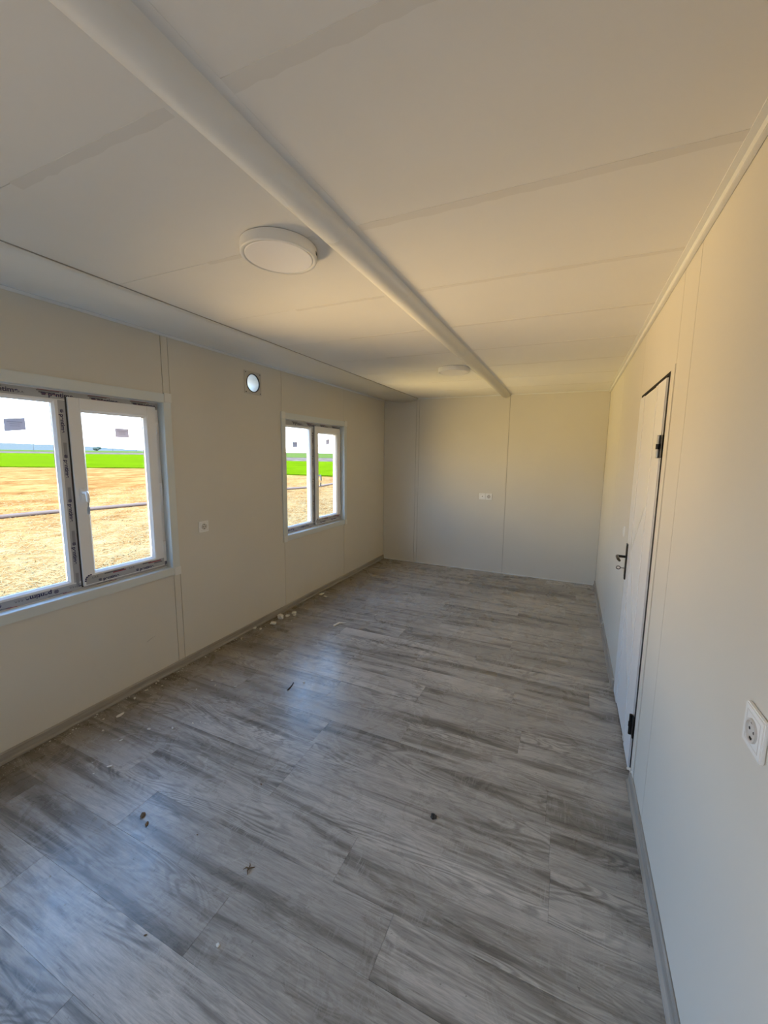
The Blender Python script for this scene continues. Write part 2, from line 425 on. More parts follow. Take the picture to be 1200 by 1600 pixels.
def wall_panels(edges, root, mk, hs, circ=None):
    for a, b in edges:
        hh = [h for h in hs if h[1] > a and h[0] < b]
        cc = circ if circ and a < circ[0] < b else None
        obj('panel', slab(a+0.0018, b-0.0018, 0.0, H, hh, -0.006, 0.0, mk, cc), M['wall'], root)
wall_panels(((Y0, -1.45), (-1.45, -0.30), (-0.30, 0.77), (0.77, 1.897), (1.897, 1.948), (1.948, 3.11), (3.11, 4.245), (4.245, L)), wl, mkL, holes, (VY, VZ, VR, 0.085))
DY0, DY1, DZ = 2.108, 2.925, 1.958
mkR = lambda u, v, d: (W-d, u, v)
dh = [(DY0, DY1, -0.1, DZ)]
wr = struct(obj('wall_right', slab(Y0-0.1, L+0.1, -0.1, H+0.1, dh, -0.11, -0.006, mkR), [M['core']]), 'bright cream wall with the white door', 'wall')
wall_panels(((Y0, -0.55), (-0.55, 0.62), (0.62, 1.803), (1.803, 2.036), (2.036, 2.97), (2.97, 4.02), (4.02, 5.02), (5.02, L)), wr, mkR, dh)
mkB = lambda u, v, d: (u, L-d, v)
wb = struct(obj('wall_back', slab(-0.005, W+0.005, -0.1, H+0.1, [], -0.11, -0.006, mkB), [M['core']]), 'cream far wall of four jointed panels', 'wall')
wall_panels(((0, 0.50), (0.50, 0.545), (0.545, 1.778), (1.778, W)), wb, mkB, [])
bx('joint_bead', (1.764, L-0.003, 0.0), (1.776, L, H), M['wall'], wb, 0.001, 1)
bx('joint_shadow', (1.776, L-0.0006, 0.0), (1.7805, L, H), M['joint'], wb)
mkF = lambda u, v, d: (u, Y0+d, v)
fh = []
wf = struct(obj('wall_front', slab(-0.005, W+0.005, -0.1, H+0.1, fh, -0.11, -0.006, mkF), [M['core']]), 'plain wall behind the viewer', 'wall')
wall_panels(((0, 1.1), (1.1, 2.2), (2.2, W)), wf, mkF, fh)
bm = bmesh.new(); tube(bm, [(0.0004, 1.668, 0.300), (0.0006, 1.700, 0.312), (0.0004, 1.730, 0.319)], [0.001, 0.0022, 0.0008], 5)
o = obj('scuff_mark', bm, M['core'], wl); o['label'] = 'short dark scuff mark under the near window'
# ---------------------------------------------------------------- skirting
def skirt(name, pts, along, label):
    """L-profile skirting; along='y' on side walls"""
    (a, b), x, sgn, h = pts
    pr = [(0, 0), (0.020, 0), (0.022, 0.003), (0.021, 0.010), (0.012, 0.016), (0.010, h-0.006), (0.004, h), (0, h)]
    bm = bmesh.new()
    mk = (lambda p, q, t: (x+sgn*p, t, q)) if along == 'y' else (lambda p, q, t: (t, x-p, q))
    prism(bm, pr, a, b, mk)
    return obj(name, bm, M['base'])
struct(skirt('baseboard_left', ((-0.28, L), 0.0, 1, 0.056), 'y', ''), 'grey wood skirting below the window wall', 'baseboard')
b1 = struct(skirt('baseboard_right', ((Y0, 2.098), W, -1, 0.066), 'y', ''), 'grey wood skirting before the door', 'baseboard')
b2 = struct(skirt('baseboard_right', ((2.955, 4.005), W, -1, 0.066), 'y', ''), 'grey wood skirting just beyond the door', 'baseboard')
b3 = struct(skirt('baseboard_right', ((4.02, L-0.0), W, -1, 0.060), 'y', ''), 'grey wood skirting nearest the far corner of the door wall', 'baseboard')
struct(bx('baseboard_back', (0.02, L-0.010, 0.0), (W-0.02, L, 0.011), M['trim'], None, 0.002), 'thin white strip at the foot of the far wall', 'baseboard')
def crumb(bm, c, r, seed, flat=0.6, el=1.0):
    rr = random.Random(seed); mt = Matrix.Translation(c) @ Matrix.Rotation(rr.uniform(0, 6.28), 4, 'Z') @ Matrix.Diagonal((r*el, r, r*flat, 1))
    res = bmesh.ops.create_icosphere(bm, subdivisions=1 if r < 0.006 else 2, radius=1.0, matrix=mt)
    for v in res['verts']:
        d = v.co-Vector(c); v.co = Vector(c)+d*rr.uniform(0.72, 1.18)
    zmin = min(v.co.z for v in res['verts'])
    for v in res['verts']: v.co.z -= zmin-c[2]+0
# white filler blobs at skirting joints
for par, pts in ((b1, [(W-0.016, 2.10, 0.060), (W-0.010, 2.09, 0.066), (W-0.004, 2.07, 0.067)]), (b2, [(W-0.012, 3.985, 0.055), (W-0.006, 3.99, 0.07), (W-0.008, 2.965, 0.062)])):
    bm = bmesh.new()
    for i, p in enumerate(pts): crumb(bm, p, 0.007, i+3, 1.0)
    obj('filler', bm, M['plaster'], par)

# ---------------------------------------------------------------- text helper (flat print on film)
def text_mesh(s, size):
    cu = D.curves.new('t', 'FONT'); cu.body = s; cu.size = size; cu.offset = size*0.03; cu.align_x = 'LEFT'
    to = D.objects.new('t', cu); C.objects.link(to); bpy.context.view_layer.update()
    me = D.meshes.new_from_object(to.evaluated_get(bpy.context.evaluated_depsgraph_get()))
    D.objects.remove(to); D.curves.remove(cu)
    return me
TXT = text_mesh('pentime', 0.034)
_bm = bmesh.new(); _bm.from_mesh(TXT)
bmesh.ops.scale(_bm, vec=(1.06, 0.95, 1), verts=_bm.verts)
# three-bar emblem before the word
for i, (x0, x1) in enumerate(((-0.030, -0.012), (-0.033, -0.009), (-0.030, -0.012))):
    box(_bm, (x0, 0.002+i*0.0065, 0), (x1, 0.0065+i*0.0065, 0.0002))
_bm.to_mesh(TXT); _bm.free(); TXT.materials.clear(); TXT.materials.append(M['print'])
_bm = bmesh.new()
for i in range(3): box(_bm, (0.010*i*1.6, 0.006, 0), (0.010*i*1.6+0.008, 0.011, 0.0002))
box(_bm, (-0.004, 0.0, 0), (0.046, 0.002, 0.0002))
MARK = D.meshes.new('small_marks'); _bm.to_mesh(MARK); _bm.free(); MARK.materials.append(M['film_dark'])
def lettering(par, y, z, x, rot=0.0, scale=1.0, mesh=None, name='lettering'):
    """flat print on a surface facing +x; rot turns it in the plane of the window"""
    o = D.objects.new(name, mesh or TXT); C.objects.link(o); o.parent = par
    base = Matrix(((0,0,1,0),(1,0,0,0),(0,1,0,0),(0,0,0,1)))
    o.matrix_local = Matrix.Translation((x, y, z)) @ base @ Matrix.Rotation(rot, 4, 'Z') @ Matrix.Scale(scale, 4)
    return o

# ---------------------------------------------------------------- window (origin: window centre line at inner wall face)
def make_window(name, cy):
    t = D.objects.new(name, None); C.objects.link(t); t.location = (0, cy, 0); t['kind'] = 'structure'
    # casing boards and corner blocks on the room side
    a, b, z0, z1 = -0.610, 0.606, 0.703, 1.968
    bx('casing', (0, a+0.02, OZ1), (0.013, b-0.02, z1-0.006), M['casing'], t, 0.002)
    bx('casing', (0, a+0.02, z0+0.006), (0.013, b-0.02, OZ0), M['casing'], t, 0.002)
    bx('casing', (0, a+0.004, OZ0-0.01), (0.012, OY0, OZ1+0.01), M['casing'], t, 0.002)
    bx('casing', (0, OY1, OZ0-0.01), (0.012, b-0.004, OZ1+0.01), M['casing'], t, 0.002)
    for yy0, yy1 in ((a, OY0-0.006), (OY1+0.006, b)):
        for zz0, zz1 in ((z0, OZ0-0.002), (OZ1+0.002, z1)):
            bx('corner_block', (0, yy0, zz0), (0.0175, yy1, zz1), M['trim'], t, 0.003)
    # reveal lining
    q = 0.011
    bx('lining', (-0.110, OY0-q, OZ0-q), (0, OY0, OZ1+q), M['casing'], t); bx('lining', (-0.110, OY1, OZ0-q), (0, OY1+q, OZ1+q), M['casing'], t)
    bx('lining', (-0.110, OY0, OZ0-q), (0, OY1, OZ0), M['casing'], t); bx('lining', (-0.110, OY0, OZ1), (0, OY1, OZ1+q), M['casing'], t)
    # outer frame
    XF, XB = -0.050, -0.112
    fr_ = D.objects.new('window_frame', None); C.objects.link(fr_); fr_.parent = t
    FW = 0.052
    bm = bmesh.new()
    box(bm, (XB, OY0, OZ0), (XF, OY0+FW, OZ1)); box(bm, (XB, OY1-FW, OZ0), (XF, OY1, OZ1))
    box(bm, (XB, OY0+FW, OZ0), (XF, OY1-FW, OZ0+FW)); box(bm, (XB, OY0+FW, OZ1-FW), (XF, OY1-FW, OZ1))
    obj('frame_bar', bm, M['upvc'], fr_)
    bx('mullion', (XB, -0.047, OZ0+FW), (XF, 0.040, OZ1-FW), M['upvc'], fr_)
    # glazing beads of the fixed light
    gy0, gy1, gz0, gz1 = OY0+FW, -0.047, OZ0+FW, OZ1-FW
    bd = 0.017
    bm = bmesh.new()
    for yy, s in ((gy0, 1), (gy1, -1)):
        prism(bm, [(yy, XF-0.001), (yy+s*0.005, XF-0.001), (yy+s*bd, XF-0.014), (yy+s*bd, XF-0.022), (yy, XF-0.022)], gz0, gz1, lambda p, r, tt: (r, p, tt))
    for zz, s in ((gz0, 1), (gz1, -1)):
        prism(bm, [(zz, XF-0.001), (zz+s*0.005, XF-0.001), (zz+s*bd, XF-0.014), (zz+s*bd, XF-0.022), (zz, XF-0.022)], gy0, gy1, lambda p, r, tt: (r, tt, p))
    obj('glazing_bead', bm, M['upvc'], fr_)
    def gasket(par, y0, y1, z0_, z1_, x, th=0.0035):
        bm = bmesh.new()
        box(bm, (x, y0, z0_), (x+0.004, y0+th, z1_)); box(bm, (x, y1-th, z0_), (x+0.004, y1, z1_))
        box(bm, (x, y0+th, z0_), (x+0.004, y1-th, z0_+th)); box(bm, (x, y0+th, z1_-th), (x+0.004, y1-th, z1_))
        return obj('gasket', bm, M['gasket'], par)
    gasket(fr_, gy0+bd-0.003, gy1-bd+0.003, gz0+bd-0.003, gz1-bd+0.003, XF-0.026)
    pane = bx('pane', (XF-0.032, gy0, gz0), (XF-0.027, gy1, gz1), M['glass'], t)
    # protective film on the frame face
    e = 0.0006
    def film(y0, y1, z0_, z1_, par, x=XF, m='film'):
        return bx('protective_film', (x, y0, z0_), (x+e, y1, z1_), M[m], par)
    film(OY0+0.002, OY1-0.002, OZ1-FW+0.004, OZ1-0.004, t)
    film(OY0+0.002, OY1-0.002, OZ0+0.004, OZ0+FW-0.006, t)
    film(-0.038, 0.040, OZ0+FW, OZ1-FW, t)
    # grey and red printed stripes on the film
    def stripes(lst, name='printed_stripe'):
        for (y0, y1, z0_, z1_, mm, x) in lst:
            bx(name, (x+e, y0, z0_), (x+e+0.0002, y1, z1_), M[mm], t)
    S = []
    for k in range(4):
        y = -0.30+0.245*k
        S += [(y-0.075, y+0.03, OZ1-0.014, OZ1-0.0095, 'film_dark', XF), (y-0.065, y+0.01, OZ1-0.024, OZ1-0.017, 'film_dark', XF)]
        if k > 0: S += [(y-0.07, y+0.05, OZ1-0.0085, OZ1-0.006, 'film_red', XF), (y-0.05, y+0.03, OZ1-0.030, OZ1-0.0275, 'film_red', XF)]
    for k in range(4):
        z = 1.66-0.25*k-0.075
        S += [(-0.028, -0.012, z-0.05, z+0.035, 'film_grey', XF)]
    for z in (1.10, 0.92, 1.45): S += [(-0.004, 0.003, z-0.10, z, 'film_red', XF)]
    for k in range(3):
        y = -0.38+0.25*k
        S += [(y-0.04, y+0.05, OZ0+0.009, OZ0+0.012, 'film_dark', XF), (y+0.03, y+0.075, OZ0+0.005, OZ0+0.008, 'film_red', XF)]
    stripes(S)
    xt = XF+e+0.0003
    for k in range(-1, 4): lettering(t, -0.313+0.245*k+0.235-0.0, OZ1-0.037, xt)
    for k in range(4): lettering(t, -0.328+0.245*k+0.11, OZ1-0.037, xt, 0, 0.8, MARK, 'small_marks')
    for k in range(4): lettering(t, -0.031, 1.775-0.25*k, xt, -math.pi/2, 0.86)
    for k in range(-1, 4): lettering(t, -0.15+0.25*k, OZ0+0.040, xt, math.pi)
    for k in range(-1, 3): lettering(t, -0.03+0.25*k, OZ0+0.034, xt, math.pi, 0.8, MARK, 'small_marks')
    # opening sash, proud of the frame
    sh = D.objects.new('sash', None); C.objects.link(sh); sh.parent = t
    sy0, sy1, sz0, sz1 = 0.004, 0.519, 0.783, 1.872
    XS, XSB = -0.036, -0.098
    SWD = 0.058
    def member(y0, y1, z0_, z1_): bx('sash_bar', (XSB, y0, z0_), (XS, y1, z1_), M['upvc'], sh, 0.002, 1)
    # recess the mullion side: sash front part overlaps the mullion, so build it as an L (thin overlap + body)
    bx('sash_bar', (XF+0.002, sy0, sz0), (XS, sy0+0.036+SWD-0.036, sz1), M['upvc'], sh, 0.0015, 1)
    bx('sash_bar', (XF+0.002, sy1-SWD, sz0), (XS, sy1, sz1), M['upvc'], sh, 0.0015, 1)
    bx('sash_bar', (XF+0.002, sy0+SWD, sz0), (XS, sy1-SWD, sz0+SWD), M['upvc'], sh, 0.0015, 1)
    bx('sash_bar', (XF+0.002, sy0+SWD, sz1-SWD), (XS, sy1-SWD, sz1), M['upvc'], sh, 0.0015, 1)
    iy0, iy1, iz0, iz1 = sy0+SWD, sy1-SWD, sz0+SWD, sz1-SWD
    bm = bmesh.new()
    box(bm, (XSB, 0.042, OZ0+FW+0.003), (XF+0.002, iy0, OZ1-FW-0.003)); box(bm, (XSB, iy1, OZ0+FW+0.003), (XF+0.002, OY1-FW-0.003, OZ1-FW-0.003))
    box(bm, (XSB, iy0, OZ0+FW+0.003), (XF+0.002, iy1, iz0)); box(bm, (XSB, iy0, iz1), (XF+0.002, iy1, OZ1-FW-0.003))
    obj('sash_core', bm, M['upvc'], sh)
    bm = bmesh.new(); c = 0.019
    for yy, s in ((iy0, 1), (iy1, -1)):
        prism(bm, [(yy, XS-0.002), (yy+s*0.005, XS-0.002), (yy+s*c, XS-0.018), (yy+s*c, XS-0.028), (yy, XS-0.028)], iz0, iz1, lambda p, r, tt: (r, p, tt))
    for zz, s in ((iz0, 1), (iz1, -1)):
        prism(bm, [(zz, XS-0.002), (zz+s*0.005, XS-0.002), (zz+s*c, XS-0.018), (zz+s*c, XS-0.028), (zz, XS-0.028)], iy0, iy1, lambda p, r, tt: (r, tt, p))
    obj('glazing_bead', bm, M['upvc'], sh)
    gasket(sh, iy0+c-0.003, iy1-c+0.003, iz0+c-0.003, iz1-c+0.003, XS-0.033)
    bx('pane', (XS-0.040, iy0, iz0), (XS-0.034, iy1, iz1), M['glass'], sh)
    # dark rebate gap around the sash
    bx('sash_gasket', (XF+0.0008, sy0-0.007, sz0-0.004), (XF+0.0035, sy0+0.004, sz1+0.002), M['gasket'], sh)
    bx('sash_gasket', (XF+0.0008, sy1-0.004, sz0-0.004), (XF+0.0035, sy1+0.006, sz1+0.002), M['gasket'], sh)
    # film and print on the lower sash bar
    bx('protective_film', (XS, sy0+0.012, sz0+0.006), (XS+e, sy1-0.004, sz0+SWD-0.004), M['film'], sh)
    for y0, y1, z, mm in ((0.12, 0.24, 0.044, 'film_dark'), (0.17, 0.25, 0.038, 'film_red'), (0.36, 0.42, 0.044, 'film_dark'), (0.40, 0.49, 0.040, 'film_red'), (0.44, 0.50, 0.030, 'film_dark')):
        bx('printed_stripe', (XS+e, y0, sz0+z), (XS+e+0.0002, y1, sz0+z+0.007), M[mm], sh)
    lettering(sh, 0.11, sz0+0.009, XS+e+0.0003, 0, 0.8); lettering(sh, 0.34, sz0+0.009, XS+e+0.0003, 0, 0.8)
    lettering(sh, 0.05, sz0+0.036, XS+e+0.0003, 0, 0.8, MARK, 'small_marks'); lettering(sh, 0.27, sz0+0.036, XS+e+0.0003, 0, 0.8, MARK, 'small_marks')
    bm = bmesh.new()
    prev = None
    for i in range(5):   # curved dark mark at the lower left sash corner
        a0 = math.pi*(0.5+0.5*i/4)
        p = (0.044+0.030*math.cos(a0), sz0+0.030+0.030*math.sin(a0))
        box(bm, (XS+0.0003, p[0]-0.005, p[1]-0.004), (XS+e+0.0002, p[0]+0.005, p[1]+0.004))
    obj('corner_print', bm, M['print'], sh)
    # hinge covers
    for z in (1.735, 1.328, 0.918):
        bx('hinge_cover', (XS-0.012, sy1-0.002, z-0.038), (XS+0.004, sy1+0.016, z+0.038), M['handle'], sh, 0.003)
    # handle
    hd = bx('handle_plate', (XS, 0.024, 1.290), (XS+0.010, 0.050, 1.362), M['handle'], sh, 0.003)
    bm = bmesh.new()
    tube(bm, [(XS+0.006, 0.037, 1.335), (XS+0.038, 0.037, 1.335)], 0.0085, 12)
    tube(bm, [(XS+0.036, 0.037, 1.342), (XS+0.046, 0.038, 1.325), (XS+0.050, 0.038, 1.290), (XS+0.046, 0.038, 1.245), (XS+0.043, 0.038, 1.212)], [0.009, 0.0095, 0.0085, 0.0075, 0.006], 12)
    o = obj('handle', bm, M['handle'], sh, smooth=True); o['label'] = 'white window handle'
    return t
w1 = make_window('window_1', WIN[0]); w1['label'] = 'near white plastic window with a closed right-hand sash and printed film'; w1['category'] = 'window'
w2 = dup(w1, (0, WIN[1], 0)); w2.name = 'window_2'; w2['label'] = 'far white plastic window of the same kind, near the far wall'
def sticker(root, x, y, z, wd, ht, skew, label, lines=3):
    bm = bmesh.new(); sk = skew
    P = [(y-wd/2, z-ht/2-sk), (y+wd/2, z-ht/2+sk), (y+wd/2, z+ht/2+sk), (y-wd/2, z+ht/2-sk)]
    A = [bm.verts.new((x, p, q)) for p, q in P]; B = [bm.verts.new((x+0.0004, p, q)) for p, q in P]
    for k in range(4): bm.faces.new((A[k], A[(k+1) % 4], B[(k+1) % 4], B[k]))
    bm.faces.new(A[::-1]); bm.faces.new(B)
    o = obj('sticker', bm, M['sticker'], root); o['label'] = label
    for i in range(lines):
        zz = z+ht*(0.22-0.17*i)
        hw = wd*(0.36 if i == 0 else 0.24)
        bm = bmesh.new(); box(bm, (x+0.0004, y-hw, zz-0.0012*(2 if i == 0 else 1)), (x+0.0006, y+hw, zz+0.0012)); obj('printed_line', bm, M['sticker_print'], o)
sticker(w1, -0.0765, 1.118-WIN[0], 1.706, 0.088, 0.062, 0.006, 'grey sticker on the left pane')
sticker(w1, -0.0695, 1.650-WIN[0], 1.690, 0.084, 0.056, 0.000, 'grey sticker on the sash pane')
sticker(w2, -0.0765, 3.400-WIN[1], 1.664, 0.082, 0.055, 0.001, 'grey sticker on the left pane', 2)
sticker(w2, -0.0695, 4.000-WIN[1], 1.710, 0.078, 0.060, 0.008, 'grey sticker on the sash pane', 2)

# ---------------------------------------------------------------- door
dr = D.objects.new('door_1', None); C.objects.link(dr); dr.location = (W-0.0035, 2.172, 0); struct(dr, 'flush white door standing slightly off its near jamb', 'door')
LW = 2.915-2.172; LT = 1.938
def dpt(d, u, v): return (-d, u, v)      # d: towards the room
bm = bmesh.new(); box(bm, (0.042, 0, 0.015), (0.002, LW, LT)); obj('leaf', bm, M['door'], dr, 0.002, 1)
# raised stiles and rails around a flush centre field, with diagonal grooves
def dbox(name, u0, u1, v0, v1, d=0.003, m='door', par=dr): return bx(name, (-d, u0, v0), (0.002, u1, v1), M[m], par, 0.0008, 1)
dbox('stile', 0.001, 0.185, 0.016, LT-0.001); dbox('stile', LW-0.150, LW-0.001, 0.016, LT-0.001)
dbox('stile', 0.215, 0.245, 0.016, LT-0.001, 0.002)
def groove(u0, v0, u1, v1):
    bm = bmesh.new(); dv = Vector((0, u1-u0, v1-v0)); n = Vector((0, -dv.z, dv.y)).normalized()*0.003
    a, b = Vector((0, u0, v0)), Vector((0, u1, v1))
    P = [a-n, a+n, b+n, b-n]
    A = [bm.verts.new((-0.0012, p.y, p.z)) for p in P]; B = [bm.verts.new((0.002, p.y, p.z)) for p in P]
    for k in range(4): bm.faces.new((A[k], A[(k+1) % 4], B[(k+1) % 4], B[k]))
    bm.faces.new(A[::-1]); bm.faces.new(B); obj('groove_bead', bm, M['trim'], dr)
groove(0.245, 0.62, LW-0.152, 1.02); groove(0.245, 0.30, LW-0.152, 0.70); groove(0.245, 1.34, LW-0.152, 1.02)
# black foam in the gap at the hinge side and above
jb = D.objects.new('jamb', None); C.objects.link(jb); jb.parent = dr; jb.location = (0.0035, 0, 0)
rr = random.Random(3)
bm = bmesh.new(); n = 90; prev = None
for i in range(n+1):
    z = DZ*i/n; ya = -0.0635+rr.uniform(0, 0.003); yb = -0.006+rr.uniform(-0.003, 0.002)
    cur = [bm.verts.new((0.0005, ya, z)), bm.verts.new((0.0005, yb, z)), bm.verts.new((0.03, yb, z)), bm.verts.new((0.03, ya, z))]
    if prev:
        for k in range(4): bm.faces.new((prev[k], prev[(k+1) % 4], cur[(k+1) % 4], cur[k]))
    prev = cur
obj('foam_edge', bm, M['foam'], jb)
bx('gap_back', (0.046, -0.063, 0), (0.06, LW+0.010, DZ), M['foam'], jb)
bx('gap_top', (0.0, -0.050, LT+0.008), (0.04, LW+0.004, DZ-0.001), M['foam'], jb)
bx('jamb_strip', (-0.004, -0.064-0.068, 0.066), (0.0, -0.066, DZ+0.012), M['wall'], jb, 0.001, 1)
bx('threshold', (0.001, -0.062, 0.0), (0.05, LW+0.008, 0.0075), M['foam'], jb)
# hinges
for z in (1.632, 0.262):
    hg = bx('hinge', (-0.006, -0.050, z-0.05), (0.001, -0.006, z+0.05), M['black_metal'], dr, 0.002, 1)
    bm = bmesh.new(); tube(bm, [(-0.011, -0.008, z-0.052), (-0.011, -0.008, z+0.052)], 0.0075, 10)
    obj('hinge_knuckle', bm, M['steel'] if z > 1 else M['black_metal'], hg)
    bm = bmesh.new(); tube(bm, [(-0.011, -0.008, z-0.012), (-0.011, -0.008, z+0.012)], 0.0095, 10)
    obj('hinge_ring', bm, M['black_metal'], hg)
# handle plate, lever, key
py = 2.868-2.172
pl_ = bx('handle_plate', (-0.011, py-0.019, 0.808), (-0.003, py+0.019, 1.042), M['bronze'], dr, 0.003)
bm = bmesh.new()
tube(bm, [(-0.010, py, 0.955), (-0.052, py, 0.955)], 0.0085, 12)
tube(bm, [(-0.052, py+0.006, 0.955), (-0.058, py-0.006, 0.955), (-0.060, py-0.03, 0.955), (-0.059, py-0.075, 0.953), (-0.054, py-0.105, 0.950)], [0.009, 0.010, 0.009, 0.0085, 0.007], 12)
obj('lever', bm, M['bronze'], dr, smooth=True)
bm = bmesh.new(); tube(bm, [(-0.010, py, 0.880), (-0.034, py, 0.880)], 0.0022, 8)
R_ = []
for i in range(17):
    t = 2*math.pi*i/16; R_.append((-0.0455+0.0115*math.cos(t), py, 0.880+0.010*math.sin(t)))
tube(bm, R_, 0.0024, 8, False); obj('key', bm, M['bronze'], dr)
bm = bmesh.new()
for z in (0.90, 0.845, 1.028, 0.822): lathe(bm, [(0, 0), (0.004, 0), (0.003, 0.0015), (0, 0.002)], 10, 0, 'x', (-0.0125, py, z))
obj('plate_screw', bm, M['steel'], dr)
# round white cap on the wall past the door
bm = bmesh.new(); lathe(bm, [(0, -0.005), (0.036, -0.005), (0.040, 0.0)], 32, 0, 'x', (W, 3.16, 1.07))
tag(obj('blanking_cap', bm, M['trim'], None), 'round cream blanking cap on the wall beyond the door', 'cap')

# ---------------------------------------------------------------- sockets (built facing +x at the origin, one plate 85 mm)
def socket_unit(root, off=0.0, kind='socket'):
    bm = bmesh.new(); s = 0.0425
    box(bm, (0, off-s, -s), (0.010, off+s, s)); obj('plate', bm, M['socket'], root, 0.0025)
    bm = bmesh.new(); q = 0.029
    for a, b, c, d in ((-q-0.002, -q, -q, q), (q, q+0.002, -q, q), (-q-0.002, q+0.002, -q-0.002, -q), (-q-0.002, q+0.002, q, q+0.002)): box(bm, (0.0098, off+a, c), (0.0104, off+b, d))
    obj('frame_line', bm, M['socket_in'], root)
    if kind == 'socket':
        bm = bmesh.new(); lathe(bm, [(0.0235, 0.0), (0.0235, 0.0042), (0.0195, 0.0042), (0.0180, 0.0008), (0, 0.0008)], 32, 0, 'x', (0.010, off, 0)); obj('well', bm, M['socket_in'], root)
        bm = bmesh.new()
        for dy in (-0.0095, 0.0095): lathe(bm, [(0.003, 0), (0.003, 0.0006), (0, 0.0006)], 12, 0, 'x', (0.0108, off+dy, 0))
        for dz in (-0.0165, 0.0165): box(bm, (0.0108, off-0.004, dz-0.0025), (0.0122, off+0.004, dz+0.0025))
        obj('contact', bm, M['hole'], root)
    else:
        bm = bmesh.new(); box(bm, (0.0100, off-0.022, -0.022), (0.0125, off+0.022, 0.022)); obj('insert', bm, M['socket'], root, 0.001, 1)
        bm = bmesh.new(); lathe(bm, [(0.0055, 0), (0.0055, 0.0008), (0, 0.0008)], 14, 0, 'x', (0.0124, off, 0)); obj('jack_hole', bm, M['hole'], root)
s1 = thing('wall_socket', 'single white power socket on the window wall between the two windows', 'socket', (0.0, 2.164, 1.014)); socket_unit(s1)
s2 = thing('wall_socket', 'white power socket beside the aerial outlet on the far wall', 'socket', (1.562, L, 1.034), -math.pi/2); socket_unit(s2)
s4 = thing('aerial_outlet', 'white aerial outlet plate left of the socket on the far wall', 'outlet', (1.474, L, 1.034), -math.pi/2); socket_unit(s4, 0.0, 'aerial')
s3 = thing('wall_socket', 'large white power socket low on the door wall at the right edge', 'socket', (W, 0.949, 1.052), math.pi); socket_unit(s3)

# ---------------------------------------------------------------- vent
v = thing('vent_plate', 'square grey vent plate with a round daylight hole, high on the window wall', 'vent', (0, VY, VZ))
vm = slab(-0.098, 0.098, -0.094, 0.094, [], 0.0, 0.006, lambda u, w_, d: (d, u, w_), (0, 0, VR-0.001, 0.085)); obj('plate', vm, M['vent'], v)
bm = bmesh.new(); lathe(bm, [(VR-0.001, -0.19), (VR-0.001, 0.0065), (VR-0.0045, 0.0065), (VR-0.0045, -0.19), (VR-0.001, -0.19)], 40, 0, 'x'); obj('pipe', bm, M['duct'], v, smooth=False)
bm = bmesh.new(); lathe(bm, [(VR-0.0055, 0.0), (VR-0.0055, 0.009), (VR+0.001, 0.009), (VR+0.001, 0.006)], 40, 0, 'x'); obj('rim', bm, M['black'], v)
for a, b in ((-1, -1), (-1, 1), (1, -1), (1, 1)):
    bm = bmesh.new(); lathe(bm, [(0.005, 0), (0.004, 0.002), (0, 0.0025)], 10, 0, 'x', (0.006, a*0.083, b*0.080)); obj('screw', bm, M['hole'], v)

# ---------------------------------------------------------------- ceiling lamps
LX1, LY1, LX2, LY2 = 1.464, 1.322, 1.515, 3.65
def lamp(y, x, label, rz):
    t = thing('ceiling_lamp', label, 'lamp', (x, y, H), rz, 'round ceiling lamps'); t.scale = (1.11, 1.11, 1.05)
    bm = bmesh.new(); lathe(bm, [(0, 0), (0.1255, 0), (0.1255, -0.002)], 64); obj('back_plate', bm, M['gasket'], t)
    bm = bmesh.new(); lathe(bm, [(0.128, -0.002), (0.1285, -0.034), (0.1265, -0.038), (0.117, -0.038), (0.1145, -0.0335), (0.1130, -0.0335)], 96); obj('housing', bm, M['lamp_body'], t, smooth=True)
    bm = bmesh.new(); lathe(bm, [(0.1135, -0.030), (0.1135, -0.036), (0.111, -0.0375), (0, -0.0380)], 96); obj('diffuser', bm, M['diffuser'], t)
    for i, a in enumerate((-0.13, 0.0, 0.13)):
        bm = bmesh.new(); hw = 0.006 if i != 1 else 0.0035
        mt = Matrix.Rotation(a, 4, 'Z')
        box(bm, (0.1283, -hw, -0.026), (0.1292, hw, -0.015)); bmesh.ops.transform(bm, matrix=mt, verts=bm.verts); obj('switch_slot', bm, M['hole'], t)
    return t
lamp(LY1, LX1, 'near round white surface lamp beside the ceiling cover strip', math.radians(30))
lamp(LY2, LX2, 'far round white surface lamp, close to the far wall', math.radians(75))

# ---------------------------------------------------------------- litter on the floor
G = 'plaster crumbs along the window wall'
def piece(x, y, r, label, seed, m='plaster', flat=0.6, el=1.3, name='plaster_chunk', cat='debris', group=None):
    bm = bmesh.new(); crumb(bm, (0, 0, 0), r, seed, flat, el); o = obj(name, bm, M[m]); o.location = (x, y, 0.0003)
    return tag(o, label, cat, group)
piece(0.118, 2.775, 0.026, 'large white plaster lump nearest the viewer in the small heap', 1)
piece(0.098, 2.905, 0.030, 'largest white plaster lump, in the middle of the small heap', 2, flat=0.8)
piece(0.118, 2.985, 0.019, 'rounded white plaster lump right of the largest one', 3)
piece(0.130, 3.065, 0.022, 'flat white plaster lump at the far end of the small heap', 4)
piece(0.165, 3.03, 0.012, 'small plaster lump at the room side of the heap', 5)
piece(0.030, 2.635, 0.014, 'flat plaster flake left of the heap against the skirting', 6, el=1.8)
piece(0.085, 2.650, 0.012, 'second plaster flake left of the heap', 7, el=1.7)
piece(0.070, 3.640, 0.020, 'thin plaster flake near the wall beneath the far window', 8, el=1.9, flat=0.4)
piece(0.150, 3.590, 0.018, 'curved plaster flake next to the thin one beneath the far window', 9, el=1.6, flat=0.5)
piece(0.433, 1.361, 0.0075, 'bright white crumb alone on the dusty floor before the near window', 10)
piece(1.600, 0.778, 0.006, 'white crumb on the planks at the bottom of the picture', 11)
